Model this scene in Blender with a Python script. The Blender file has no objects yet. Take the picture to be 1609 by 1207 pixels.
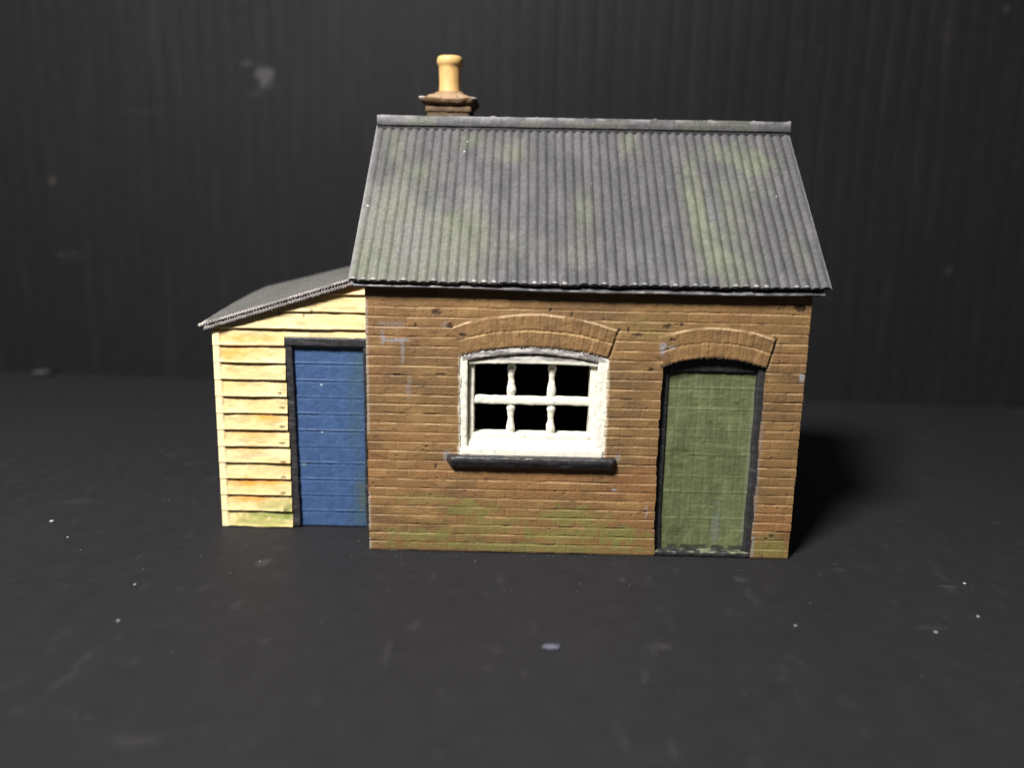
import bpy, bmesh, math, random
import numpy as np
from mathutils import Matrix, Vector

random.seed(4); np.random.seed(4)
S = 0.001                                   # everything below is written in millimetres
scn = bpy.context.scene
COL = scn.collection

# ------------------------------------------------------------------ noise
def _hash(ix, iy, seed):
    n = (ix.astype(np.int64) * 374761393 + iy.astype(np.int64) * 668265263 + seed * 2147483647) & 0xffffffff
    n = ((n ^ (n >> 13)) * 1274126177) & 0xffffffff
    n = (n ^ (n >> 16)) & 0xffffffff
    return n / 4294967295.0
def vn(x, y, seed=0):
    """smooth value noise, 0..1"""
    x = np.asarray(x, float); y = np.asarray(y, float) + x * 0
    x = x + y * 0
    ix = np.floor(x); iy = np.floor(y); fx = x - ix; fy = y - iy
    fx = fx * fx * (3 - 2 * fx); fy = fy * fy * (3 - 2 * fy)
    a = _hash(ix, iy, seed); b = _hash(ix + 1, iy, seed); c = _hash(ix, iy + 1, seed); d = _hash(ix + 1, iy + 1, seed)
    return (a * (1 - fx) + b * fx) * (1 - fy) + (c * (1 - fx) + d * fx) * fy
def fbm(x, y, seed=0, o=4):
    s = 0; a = .5; t = 0
    for k in range(o):
        s = s + a * vn(x * 2 ** k + 13.7 * k, y * 2 ** k + 7.3 * k, seed + k); t += a; a *= .55
    return s / t
def sstep(a, b, x):
    t = np.clip((x - a) / (b - a), 0, 1); return t * t * (3 - 2 * t)
def srgb(r, g, b):
    return np.array([(c / 255 / 12.92) if c / 255 <= .04045 else ((c / 255 + .055) / 1.055) ** 2.4 for c in (r, g, b)])
def mixc(c, col, m):
    m = np.clip(m, 0, 1)[..., None]; return c * (1 - m) + np.asarray(col) * m
def blob(x, y, cx, cy, rx, ry, seed=1, sc=1.2, rough=.8):
    d = np.sqrt(((x - cx) / rx) ** 2 + ((y - cy) / ry) ** 2)
    return 1 - sstep(.45, 1.15, d + (fbm(x * sc, y * sc, seed, 3) - .5) * 2 * rough)

# ------------------------------------------------------------------ mesh builder
def soft(x, y, cx, cy, rx, ry, seed=1, sc=1.2, rough=.8):
    d = np.sqrt(((x - cx) / rx) ** 2 + ((y - cy) / ry) ** 2)
    return np.exp(-np.maximum(0, d * 1.25 + (fbm(x * sc, y * sc, seed, 4) - .5) * 2 * rough) ** 2)
class MB:
    def __init__(s): s.v = []; s.f = []; s.c = []; s.n = 0; s.m = []
    def add(s, V, F, C=None, mat=0):
        V = np.asarray(V, float).reshape(-1, 3); F = np.asarray(F, np.int64)
        if C is None: C = np.ones((len(V), 3)) * .5
        C = np.asarray(C, float)
        if C.ndim == 1: C = np.tile(C, (len(V), 1))
        s.v.append(V); s.c.append(C.reshape(-1, 3)); s.f.append(F + s.n); s.m.append(np.full(len(F), mat)); s.n += len(V)
    def grid(s, X, Y, Z, C=None, keep=None, flip=False, mat=0):
        n, m = X.shape
        V = np.stack([X, Y, Z], -1).reshape(-1, 3)
        i, j = np.meshgrid(np.arange(n - 1), np.arange(m - 1), indexing='ij')
        a = i * m + j; q = np.stack([a, a + m, a + m + 1, a + 1], -1)
        if keep is not None: q = q[keep]
        q = q.reshape(-1, 4)
        if flip: q = q[:, ::-1]
        s.add(V, q, None if C is None else np.broadcast_to(C, (n, m, 3)).reshape(-1, 3), mat)
    def build(s, name, mats, parent=None, smooth=True, merge=False, sharp=None):
        V = np.concatenate(s.v) * S; C = np.concatenate(s.c)
        me = bpy.data.meshes.new(name)
        me.vertices.add(len(V)); me.vertices.foreach_set('co', V.astype(np.float32).ravel())
        tot = sum(f.size for f in s.f); npoly = sum(len(f) for f in s.f)
        me.loops.add(tot); me.polygons.add(npoly)
        me.loops.foreach_set('vertex_index', np.concatenate([f.ravel() for f in s.f]).astype(np.int32))
        lt = np.concatenate([np.full(len(f), f.shape[1]) for f in s.f]).astype(np.int32)
        ls = np.concatenate([[0], np.cumsum(lt)[:-1]]).astype(np.int32)
        me.polygons.foreach_set('loop_start', ls); me.polygons.foreach_set('loop_total', lt)
        me.polygons.foreach_set('material_index', np.concatenate(s.m).astype(np.int32))
        me.polygons.foreach_set('use_smooth', np.full(npoly, smooth))
        me.update(calc_edges=True)
        at = me.color_attributes.new('Paint', 'FLOAT_COLOR', 'POINT')
        at.data.foreach_set('color', np.concatenate([C, np.ones((len(C), 1))], 1).astype(np.float32).ravel())
        me.validate()
        if merge:
            bm = bmesh.new(); bm.from_mesh(me)
            bmesh.ops.remove_doubles(bm, verts=bm.verts, dist=1e-6)
            bmesh.ops.recalc_face_normals(bm, faces=bm.faces); bm.to_mesh(me); bm.free()
        for m in (mats if isinstance(mats, (list, tuple)) else [mats]): me.materials.append(m)
        o = bpy.data.objects.new(name, me); COL.objects.link(o)
        if parent is not None: o.parent = parent
        return o

def rbox(mb, x0, x1, y0, y1, z0, z1, r=.15, res=.4, amp=.03, fr=1.0, paint=None, seed=0, xf=None, mat=0):
    """rounded, slightly lumpy box made of six small grids"""
    lo = np.array([x0, y0, z0], float); hi = np.array([x1, y1, z1], float)
    r = min(r, (hi - lo).min() * .49); il, ih = lo + r, hi - r
    def ax(k):
        n = max(2, int((ih[k] - il[k]) / res) + 1)
        return np.concatenate([lo[k] + r * (1 - np.cos(np.linspace(0, np.pi / 2, 4)[:-1])), np.linspace(il[k], ih[k], n), hi[k] - r * (1 - np.sin(np.linspace(0, np.pi / 2, 4)[1:]))])
    for k in range(3):
        a, b = [(1, 2), (2, 0), (0, 1)][k]
        A, B = np.meshgrid(ax(a), ax(b), indexing='ij')
        for side in (0, 1):
            P = np.zeros(A.shape + (3,)); P[..., a] = A; P[..., b] = B; P[..., k] = (lo, hi)[side][k]
            Q = np.clip(P, il, ih); D = P - Q; L = np.linalg.norm(D, axis=-1, keepdims=True); D = D / np.maximum(L, 1e-9)
            P = Q + D * r
            w = (fbm(P[..., 0] * fr + P[..., 1] * 1.7, P[..., 2] * fr + P[..., 1] * .9, seed, 3) - .5) * 2 * amp
            P = P + D * w[..., None]
            if xf is not None: P = xf(P)
            C = paint(P[..., 0], P[..., 1], P[..., 2]) if paint else None
            mb.grid(P[..., 0], P[..., 1], P[..., 2], C, flip=(side == 0), mat=mat)

# ------------------------------------------------------------------ materials
def painted(name, rough=.55, spec=.35, var=.10, bump=.05, layer=0.0, layer_h=.14, nscale=2.2, coat=0):
    m = bpy.data.materials.new(name); m.use_nodes = True
    nt = m.node_tree; N = nt.nodes; Lk = nt.links; b = N['Principled BSDF']
    tc = N.new('ShaderNodeTexCoord'); mp = N.new('ShaderNodeMapping'); mp.inputs['Scale'].default_value = (1000,) * 3
    Lk.new(tc.outputs['Object'], mp.inputs['Vector'])
    at = N.new('ShaderNodeAttribute'); at.attribute_name = 'Paint'
    nz = N.new('ShaderNodeTexNoise'); nz.inputs['Scale'].default_value = nscale; nz.inputs['Detail'].default_value = 6; nz.inputs['Roughness'].default_value = .65
    Lk.new(mp.outputs[0], nz.inputs['Vector'])
    mr = N.new('ShaderNodeMapRange'); mr.inputs['From Min'].default_value = .3; mr.inputs['From Max'].default_value = .7
    mr.inputs['To Min'].default_value = 1 - var; mr.inputs['To Max'].default_value = 1 + var
    Lk.new(nz.outputs['Fac'], mr.inputs['Value'])
    vm = N.new('ShaderNodeVectorMath'); vm.operation = 'SCALE'
    Lk.new(at.outputs['Color'], vm.inputs[0]); Lk.new(mr.outputs[0], vm.inputs['Scale']); Lk.new(vm.outputs[0], b.inputs['Base Color'])
    b.inputs['Roughness'].default_value = rough
    b.inputs['Specular IOR Level'].default_value = spec
    r2 = N.new('ShaderNodeMapRange'); r2.inputs['To Min'].default_value = rough - .12; r2.inputs['To Max'].default_value = rough + .12
    n2 = N.new('ShaderNodeTexNoise'); n2.inputs['Scale'].default_value = 1.1; n2.inputs['Detail'].default_value = 3
    Lk.new(mp.outputs[0], n2.inputs['Vector']); Lk.new(n2.outputs['Fac'], r2.inputs['Value']); Lk.new(r2.outputs[0], b.inputs['Roughness'])
    n3 = N.new('ShaderNodeTexNoise'); n3.inputs['Scale'].default_value = 3.5; n3.inputs['Detail'].default_value = 5
    Lk.new(mp.outputs[0], n3.inputs['Vector'])
    bp = N.new('ShaderNodeBump'); bp.inputs['Strength'].default_value = 1; bp.inputs['Distance'].default_value = bump * S
    h = n3.outputs['Fac']
    if layer:
        sx = N.new('ShaderNodeSeparateXYZ'); Lk.new(mp.outputs[0], sx.inputs[0])
        ml = N.new('ShaderNodeMath'); ml.operation = 'MULTIPLY'; ml.inputs[1].default_value = 2 * math.pi / layer_h; Lk.new(sx.outputs['Z'], ml.inputs[0])
        sn = N.new('ShaderNodeMath'); sn.operation = 'SINE'; Lk.new(ml.outputs[0], sn.inputs[0])
        ma = N.new('ShaderNodeMath'); ma.operation = 'MULTIPLY_ADD'; ma.inputs[1].default_value = layer; Lk.new(sn.outputs[0], ma.inputs[0]); Lk.new(h, ma.inputs[2]); h = ma.outputs[0]
    Lk.new(h, bp.inputs['Height']); Lk.new(bp.outputs[0], b.inputs['Normal'])
    return m
M_brick = painted('brick_paint', .6, .3, .13, .06, .12, .29)
M_cream = painted('cream_paint', .5, .4, .05, .035, .1, .3)
M_white = painted('white_paint', .4, .5, .04, .04)
M_door = painted('door_paint', .5, .4, .07, .02, .15, .28)
M_roof = painted('roof_paint', .55, .35, .24, .10, nscale=1.6)
M_dark = painted('charcoal_paint', .42, .5, .2, .05)
M_pot = painted('ochre_paint', .5, .4, .06, .03, .1, .28)
M_in = painted('dark_liner', .7, .2, .1, .02)
M_board = painted('corrugated_plastic', .62, .10, .10, .02, 0, 1, .25)
M_dust = painted('dust', .8, .2, .1, .0)

def empty(name, loc):
    o = bpy.data.objects.new(name, None); COL.objects.link(o); o.location = [c * S for c in loc]; o.empty_display_size = .01; return o

# ------------------------------------------------------------------ setting
DK = srgb(36.5, 36, 38.2)
def ease_axis(lo, hi, flo, fhi, fine, coarse):
    a = [np.arange(lo, flo, coarse), np.arange(flo, fhi, fine), np.arange(fhi, hi + coarse, coarse)]
    return np.concatenate(a)
fx = ease_axis(-420, 460, -110, 150, .7, 6); fy = ease_axis(-520, 210, -90, 60, .7, 6)
X, Y = np.meshgrid(fx, fy, indexing='ij')
Z = (fbm(X / 60, Y / 60, 5, 2) - .5) * .5 * sstep(0, 60, np.hypot(X - 30, Y - 20) - 70) + .015 * np.sin(X * 2 * np.pi / 5.9 + .25 * np.sin(Y / 40)) - .09
c = np.tile(DK, X.shape + (1,))
c = c * (1 + .22 * (fbm(X / 30, Y / 45, 9, 4) - .5))[..., None]
c = mixc(c, srgb(62, 61, 63), .35 * sstep(.68, .9, fbm(X / 1.6 + Y / 30, Y / 5, 21, 4)))
for (cx, cy, rx, ry, col, a) in [(44.1, -28.8, 1.1, .9, (104, 94, 88), .6), (77, -3.6, 1.2, 1.0, (95, 92, 95), .4), (83, -22, 3, .6, (100, 97, 99), .5),
                              (-16, -6, 1.2, 1.8, (120, 118, 118), .5), (42, -13, .9, .9, (30, 28, 28), .6), (-100, -40, 8, 2, (90, 86, 88), .3),
                              (-15, -50, 2.5, 1, (95, 92, 92), .35), (-5, -61, 2, 1.2, (95, 92, 92), .3), (60, -8, .9, .9, (110, 108, 108), .5), (41, -9, .7, 1.2, (105, 104, 104), .6),
                              (92, -9, 1.2, .6, (110, 108, 108), .6), (-60, 20, 5, 2, (88, 86, 92), .3)]:
    c = mixc(c, srgb(*col), .22 * a * blob(X, Y, cx, cy, rx, ry, 33, 1.1, .5))
mb = MB(); mb.grid(X, Y, Z, c)
floor = mb.build('floor', M_board); floor['kind'] = 'structure'
floor['label'] = 'matt black plastic sheet lying flat under the model'

A = np.array([-162.2, 150.]); E = np.array([352.5, -24.]); E = E / np.linalg.norm(E); Nn = np.array([-E[1], E[0]])
bu = ease_axis(-260, 640, 0, 355, .75, 6); bz = ease_axis(-.3, 330, -.3, 128, .9, 6)
U, Zb = np.meshgrid(bu, bz, indexing='ij')
w = U + .5 * (fbm(U / 12, Zb / 60, 3, 2) - .5) * 2
ph = (w / 5.9) % 1
dep = -.17 * np.exp(-((ph - .5) / .11) ** 2) * (.45 + .9 * fbm(U / 9, Zb / 35, 4, 2)) + (fbm(U / 80, Zb / 90, 8, 2) - .5) * 3
px = A[0] + E[0] * U - Nn[0] * dep; py = A[1] + E[1] * U - Nn[1] * dep
c = np.tile(srgb(27, 26.8, 28.4), U.shape + (1,))
c = c * (1 + .16 * (fbm(U / 25, Zb / 50, 19, 4) - .5))[..., None]
c = mixc(c, srgb(38, 37, 38), .5 * sstep(.55, .95, fbm(U / 2.6, Zb / 34, 41, 3)))
for (cx, cz, rx, rz, col, a) in [(102.3, 101.5, 3.2, 4.2, (138, 134, 138), .75), (96, 105.4, 2.6, .8, (118, 116, 118), .55), (99, 96, 4, 1.2, (90, 88, 90), .4), (26.5, 67.1, .9, .9, (150, 135, 125), .8),
                               (27, 42.1, 1.1, .9, (120, 116, 114), .6), (32, 42.4, 5, .9, (92, 88, 88), .5), (324.4, 43.7, 1.4, 1.4, (105, 102, 104), .7),
                               (315, 112, .8, 10, (100, 92, 88), .45), (331.4, 121.6, 1, 1.4, (110, 108, 106), .6), (60, 90, 9, 1, (76, 72, 72), .4), (272, 108, 1, 7, (80, 78, 80), .5), (278, 108, .8, 5, (80, 78, 80), .4)]:
    c = mixc(c, srgb(*col) * .26, a * blob(U, Zb, cx, cz, rx, rz, 51, .7, .6))
mb = MB(); mb.grid(px, py, Zb, c)
bd = mb.build('backdrop', M_board); bd['kind'] = 'structure'
bd['label'] = 'black corrugated plastic board standing upright behind the model'

# ------------------------------------------------------------------ house
W, DEP = 70.0, 46.2
house = empty('model_house', (0, 0, 0))
house['label'] = 'hand painted miniature brick hut with grey corrugated roof and cream lean-to shed'
house['category'] = 'model house'

P_ = 1.575
def brick_relief(U, Zz, seed=0, amp=1.0):
    z = Zz + .14 * (fbm(U / 7, Zz / 4, seed + 2, 3) - .5)
    c = np.floor(z / P_); t = z / P_ - c
    line = .4 + .7 * vn(U / 5, c * 3.1, seed + 5)
    h = .11 * line * (sstep(0, .10, t) * (1 - .9 * sstep(.90, 1.0, t))) - .03
    deep = sstep(.55, .85, vn(U / 1.9 + 50, c * 7.7, seed + 6))
    h = h - .13 * deep * np.exp(-(np.minimum(t, 1 - t) / .07) ** 2)
    L = 3.3; uu = U / L + .5 * (c % 2) + .12 * (vn(c * 5.3, c * 0, seed + 8)); bc = np.floor(uu); tv = uu - bc
    d = np.minimum(tv, 1 - tv) * L
    h = h - .065 * np.exp(-(d / .16) ** 2) * vn(bc * 3.3, c * 4.1, seed + 9)
    rb = _hash(bc, c, seed + 11)
    h = h + (rb - .5) * .05 + (fbm(U / .8, Zz / .5, seed + 12, 3) - .5) * .06
    pit = sstep(.86, .95, fbm(U / .75, Zz / .55, seed + 14, 2))
    h = h - .22 * pit
    return h * amp, t, rb, pit, deep
def brick_paint(U, Zz, t, rb, pit, deep, seed=0):
    c = np.tile(srgb(122, 94, 59), U.shape + (1,))
    c = mixc(c, srgb(102, 79, 53), .75 * sstep(.38, .72, fbm(U / 8, Zz / 5, seed + 31, 4)))
    c = mixc(c, srgb(138, 94, 60), .5 * sstep(.5, .75, fbm(U / 10 + 9, Zz / 7, seed + 32, 3)) * (1 - .6 * sstep(25, 40, Zz)))
    c = mixc(c, srgb(146, 116, 74), .5 * sstep(.5, .8, fbm(U / 4, Zz / 1.5, seed + 33, 3)))
    c = c * (1 + (rb - .5) * .16)[..., None]
    # dry-brushed highlights painted on the top lips, broken unevenly, and brown wash caught here and there
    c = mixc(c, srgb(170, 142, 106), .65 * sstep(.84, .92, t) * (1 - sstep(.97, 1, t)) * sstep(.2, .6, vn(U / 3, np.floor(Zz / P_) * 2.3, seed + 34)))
    c = mixc(c, srgb(70, 52, 36), .7 * sstep(.66, .88, fbm(U / 1.6, Zz / .45, seed + 35, 3)))
    c = mixc(c, srgb(62, 46, 34), .7 * pit)
    return c

class Opening:
    def __init__(s, x0, x1, zb, zs, arc): s.x0, s.x1, s.zb, s.zs, s.arc = x0, x1, zb, zs, arc
def arcf(cx, half, ztop, sag):
    R = (half ** 2 + sag ** 2) / (2 * sag); zc = ztop - R
    return lambda x: zc + np.sqrt(np.maximum(R * R - (x - cx) ** 2, 0)), zc, R
win_in, wzc, wR = arcf(26.75, 11.8, 35.0, 1.5); win_out, _, _ = arcf(26.75, 13.2, 40.25, 2.3)
dor_in, dzc, dR = arcf(55.5, 8.2, 33.8, 1.5); dor_out, _, _ = arcf(55.6, 9.4, 38.7, 1.75)
OPW = Opening(14.95, 38.55, 17.3, 33.5, win_in); OPD = Opening(47.3, 63.7, .0, 32.3, dor_in)

def front_wall():
    xs = np.arange(0, W + .07, .14); zs = np.arange(0, 46.1, .135)
    X, Z = np.meshgrid(xs, zs, indexing='ij'); X0, Z0 = X.copy(), Z.copy()
    keep = np.ones((len(xs) - 1, len(zs) - 1), bool); info = []
    for op in (OPW, OPD):
        i0 = np.argmin(abs(xs - op.x0)); i1 = np.argmin(abs(xs - op.x1)); jb = np.argmin(abs(zs - op.zb)); J = np.argmin(abs(zs - op.zs))
        info.append((i0, i1, jb, J)); keep[i0:i1, jb:J] = False
    Z = Z.copy()
    for op, (i0, i1, jb, J) in zip((OPW, OPD), info):
        inx = (xs >= xs[i0]) & (xs <= xs[i1])
        a = op.arc(np.clip(xs, xs[i0], xs[i1]))
        a = a + .26 * (((xs * 1.45 + vn(xs * 1.3, xs * 0, 7)) % 1) - .5) * inx     # stepped print layers on the arch soffit
        dl = (a - zs[J]) * inx
        tent = np.clip(1 - abs(zs - zs[J]) / 6.0, 0, 1)
        # keep the tent zero at the jambs
        Z = Z + dl[:, None] * tent[None, :]
        # ragged jambs, one step per course
        for ii, sgn in ((i0, -1), (i1, 1)):
            wob = .16 * (vn(np.floor(zs / P_) * 1.7, zs * 0, 60 + ii) - .5) * 2 + .08 * (vn(zs * 2.2, zs * 0, ii) - .5)
            wob = wob + (.35 * (zs < 8) * (1 - zs / 8) if op is OPD and sgn == -1 else 0)
            tx = np.clip(1 - abs(xs - xs[ii]) / 1.6, 0, 1)
            zz = sstep(zs[jb] - .5, zs[jb] + .5, zs) * (1 - sstep(zs[J] - .2, zs[J] + .6, zs))
            X = X + tx[:, None] * (wob * zz)[None, :]
    h, t, rb, pit, deep = brick_relief(X, Z, 0)
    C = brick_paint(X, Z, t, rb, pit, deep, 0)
    # raised brick arches, two rings each
    for (fi, fo, cx, hi, ho, seed) in ((win_in, win_out, 26.75, 11.8, 13.2, 70), (dor_in, dor_out, 55.6, 8.2, 9.35, 80)):
        a, b = fi(np.clip(X, cx - hi, cx + hi)), fo(np.clip(X, cx - ho, cx + ho))
        v = (Z - a) / (b - a); half = hi + (ho - hi) * np.clip(v, 0, 1)
        u = (X - cx) / half
        vw = v + .05 * (fbm(X / 2, Z / 2, seed, 2) - .5)
        inside = sstep(-.12, -.02, vw) * (1 - sstep(.97, 1.03, vw)) * (1 - sstep(.985, 1.005, abs(u)))
        vv = (vw * 2) % 1; row = np.floor(vw * 2)
        nb = (ho * 2) / 1.35; bb = (u * .5 + .5) * nb + row * .5; tb = bb % 1
        hr = .10 + .09 * sstep(0, .1, vv) * (1 - sstep(.86, 1, vv)) - .065 * np.exp(-(np.minimum(tb, 1 - tb) / .1) ** 2) * (.35 + vn(np.floor(bb) * 3.1, row * 5, seed + 1)) \
            + (_hash(np.floor(bb), row, seed + 2) - .5) * .09 + (fbm(X / .5, Z / .7, seed + 3, 3) - .5) * .15
        h = h * (1 - inside) + hr * inside
        rc = mixc(np.tile(srgb(126, 97, 62), X.shape + (1,)), srgb(108, 82, 54), .8 * sstep(.4, .7, fbm(X / 2, Z / 3, seed + 4, 4)))
        rc = rc * (1 + .18 * (_hash(np.floor(bb), row, seed + 2) - .5))[..., None]
        lip = .8 * np.exp(-((vw - .97) / .028) ** 2) * sstep(.25, .6, vn(X / 2.5, X * 0, seed + 6))  # highlight painted along the outer edge of each arch
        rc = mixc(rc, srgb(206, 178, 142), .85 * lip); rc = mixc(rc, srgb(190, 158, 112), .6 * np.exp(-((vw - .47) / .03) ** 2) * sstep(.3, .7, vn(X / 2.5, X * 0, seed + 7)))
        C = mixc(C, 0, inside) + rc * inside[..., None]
        # slanting cut at the right hand springer of each arch, a fainter one at the left
        for sg, dd in ((1, .28), (-1, .06)):
            lx = cx + sg * (half + .12 * sg)
            g = np.exp(-((X - lx - .05) / .17) ** 2) * sstep(-.1, .1, v) * (1 - sstep(.95, 1.1, v)) * (.6 + .6 * vn(Z * 1.2, Z * 0, seed + 8))
            h = h - dd * g; C = mixc(C, srgb(52, 38, 28), min(1, dd * 1.6) * g)
    # moss wash low on the wall
    green = srgb(110, 112, 60)
    for (cx, cz, rx, rz, a) in [(16.5, 7.6, 4.5, 1.7, .6), (20, 4.6, 9, 1.8, .45), (33.9, 6.6, 6.5, 1.9, .65), (31.8, 3.3, 9, 1.5, .6), (9, 2.8, 7, 1.1, .6), (42, 3.6, 5, 1.6, .7), (26, 1.1, 24, 1.0, .6), (67, 2.2, 3.5, 2.5, .5),
                           (10, 9.3, 6, .9, .3), (44, 38, 6, 2, .15)]:
        C = mixc(C, green, a * blob(X, Z, cx, cz, rx, rz, 91, .8, .7))
    # pale bluish scuffs, chipped corner
    pale = srgb(132, 131, 134)
    for (cx, cz, rx, rz, a) in [(4.6, 35.6, 2.6, .35, .75), (2.6, 36.0, .5, 1.3, .6), (5.8, 33.8, .35, 2.4, .5), (4, 38.0, 2.5, .8, .25), (47.1, 35.2, .5, 1.5, .75), (48.3, 35.4, 1.2, .3, .5), (40.5, 11.5, .5, .25, .8),
                           (46.0, 7.8, .25, 1.2, .6), (6.7, 28, .5, 2.5, .3), (69.6, 30.9, .5, 1.0, .9), (63.9, 14, .3, 14, .4), (64, 2.5, .3, 2.5, .75), (12.9, 16.9, .6, 1.1, .6), (40.8, 16.9, .6, .9, .6), (12.6, 38.3, .6, .6, .3)]:
        C = mixc(C, pale, a * blob(X, Z, cx, cz, rx, rz, 93, 1.7, .6))
    C = mixc(C, srgb(160, 150, 138), .55 * (1 - sstep(.15, .5, X)) * sstep(.35, .5, vn(Z / 3.2, Z * 0, 94)) * (Z < 42))
    # white frame paint strayed on to the bricks
    C = mixc(C, srgb(205, 200, 186), .8 * (1 - sstep(.0, .55, OPW.x0 - X + .25 * vn(Z, Z * 0, 95))) * (X < OPW.x0 + .3) * (Z > 17) * (Z < 33.2))
    C = mixc(C, srgb(220, 205, 180), .8 * (1 - sstep(.0, .7, X - OPW.x1 + .3 * vn(Z, Z * 0, 96))) * (X > OPW.x1 - .3) * (Z > 17) * (Z < 33.2))
    # charcoal paint strayed round the arch soffits and the doorway
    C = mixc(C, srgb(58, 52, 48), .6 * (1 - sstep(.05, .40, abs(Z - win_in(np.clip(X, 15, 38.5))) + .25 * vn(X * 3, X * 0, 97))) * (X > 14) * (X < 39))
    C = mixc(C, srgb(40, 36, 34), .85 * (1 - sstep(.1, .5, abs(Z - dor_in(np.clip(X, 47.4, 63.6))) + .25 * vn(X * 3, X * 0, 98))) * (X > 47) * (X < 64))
    fl = srgb(38, 30, 26)
    for (cx, cz, rx, rz) in [(11.2, 40.2, .9, .55), (13.4, 38.0, .5, .5), (7.9, 38.1, .2, .35), (29.2, 40.9, .35, .4), (32.5, 40.2, .22, .5), (41.6, 37.9, .25, .5), (47.7, 38.6, .8, .5), (68.4, 42.0, 1.2, .8),
                            (11.1, 14.8, .2, .5), (43, 37.2, 1, .3), (48.6, 36.6, .5, .25), (64.8, 36.0, .3, 1.4), (12, 30.2, .9, .25), (5, 30.0, 1.3, .22), (15.5, 36.6, .8, .25), (50, 39, .5, .4), (45.5, 31.7, .5, .3), (67, 4, .5, .35), (66.2, 3.4, .3, .3)]:
        C = mixc(C, fl, .8 * blob(X, Z, cx, cz, rx, rz, 99, 3.0, .6))
        h = h - .12 * blob(X, Z, cx, cz, rx, rz, 99, 3.0, .6)
    C = mixc(C, srgb(50, 42, 36), .5 * (Z < .35))
    # sheets meet at the corners: slide end columns out by the relief of the side walls
    hx = h.copy(); Xo = X.copy()
    Xo[0, :] = -h[0, :]; Xo[-1, :] = W + h[-1, :]
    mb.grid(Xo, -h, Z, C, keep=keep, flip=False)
    # jambs and soffits
    for (i0, i1, jb, J) in info:
        dk = srgb(60, 52, 46)
        white = (i0 == info[0][0])
        path = [(i0, j) for j in range(jb, J + 1)] + [(i, J) for i in range(i0 + 1, i1 + 1)] + [(i1, j) for j in range(J - 1, jb - 1, -1)] + ([(i, jb) for i in range(i1 - 1, i0 - 1, -1)] if jb > 2 else [])
        p = np.array(path); a = np.stack([Xo[p[:, 0], p[:, 1]], -h[p[:, 0], p[:, 1]], Z[p[:, 0], p[:, 1]]], -1)
        b = a.copy(); b[:, 1] = 4.2
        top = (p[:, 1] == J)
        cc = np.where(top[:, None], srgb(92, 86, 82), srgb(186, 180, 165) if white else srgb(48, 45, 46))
        G = np.stack([a, a * .6 + b * .4, b], 0); CC = np.stack([cc, cc, cc], 0)
        mb.grid(G[..., 0], G[..., 1], G[..., 2], CC)
mb = MB(); front_wall()
RZ = lambda y: 45.9 + np.minimum(y, DEP - y) * .99          # wall top follows the roof underside
def side_wall(xw, sgn):
    ys = np.arange(0, DEP + .1, .28); zs = np.arange(0, 1.0001, 1 / 240.)
    Yg, T = np.meshgrid(ys, zs, indexing='ij'); Zg = T * RZ(Yg)
    h, t, rb, pit, deep = brick_relief(Yg + 200 * (sgn + 2), Zg, 3)
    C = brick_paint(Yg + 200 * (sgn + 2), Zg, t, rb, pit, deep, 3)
    C = mixc(C, srgb(136, 132, 62), .5 * blob(Yg, Zg, 23, 2, 26, 2.5, 91, .8, .7))
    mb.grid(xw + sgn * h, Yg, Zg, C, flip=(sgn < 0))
side_wall(0, -1); side_wall(W, 1)
xs = np.arange(0, W + .1, .3); zs = np.arange(0, 46.1, .27); Xg, Zg = np.meshgrid(xs, zs, indexing='ij')
h, t, rb, pit, deep = brick_relief(Xg + 900, Zg, 4)
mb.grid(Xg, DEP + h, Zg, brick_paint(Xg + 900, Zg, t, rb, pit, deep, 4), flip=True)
# black liner box added so the openings look dark inside
i = 1.4; q = srgb(30, 30, 32)
def quad(a, b, c_, d, mat=1): mb.add([a, b, c_, d], [[0, 1, 2, 3]], q, mat)
quad((i, 4.2, .1), (i, DEP - i, .1), (i, DEP - i, 47), (i, 4.2, 47)); quad((W - i, 4.2, .1), (W - i, DEP - i, .1), (W - i, DEP - i, 47), (W - i, 4.2, 47))
quad((i, DEP - i, .1), (W - i, DEP - i, .1), (W - i, DEP - i, 47), (i, DEP - i, 47)); quad((i, 4.2, .1), (W - i, 4.2, .1), (W - i, DEP - i, .1), (i, DEP - i, .1))
quad((i, 4.2, 47), (W - i, 4.2, 47), (W - i, DEP - i, 47), (i, DEP - i, 47))
for x0, x1, z0, z1 in ((i, 14.9, .1, 47), (38.6, 47.2, .1, 47), (63.8, W - i, .1, 47), (14.9, 38.6, .1, 17.2), (14.9, 38.6, 35.1, 47), (47.2, 63.8, 34, 47)):
    quad((x0, 4.2, z0), (x1, 4.2, z0), (x1, 4.2, z1), (x0, 4.2, z1))
wall = mb.build('wall', [M_brick, M_in], house)
wall['label'] = 'brown painted brick walls with green moss wash along the foot'

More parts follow.
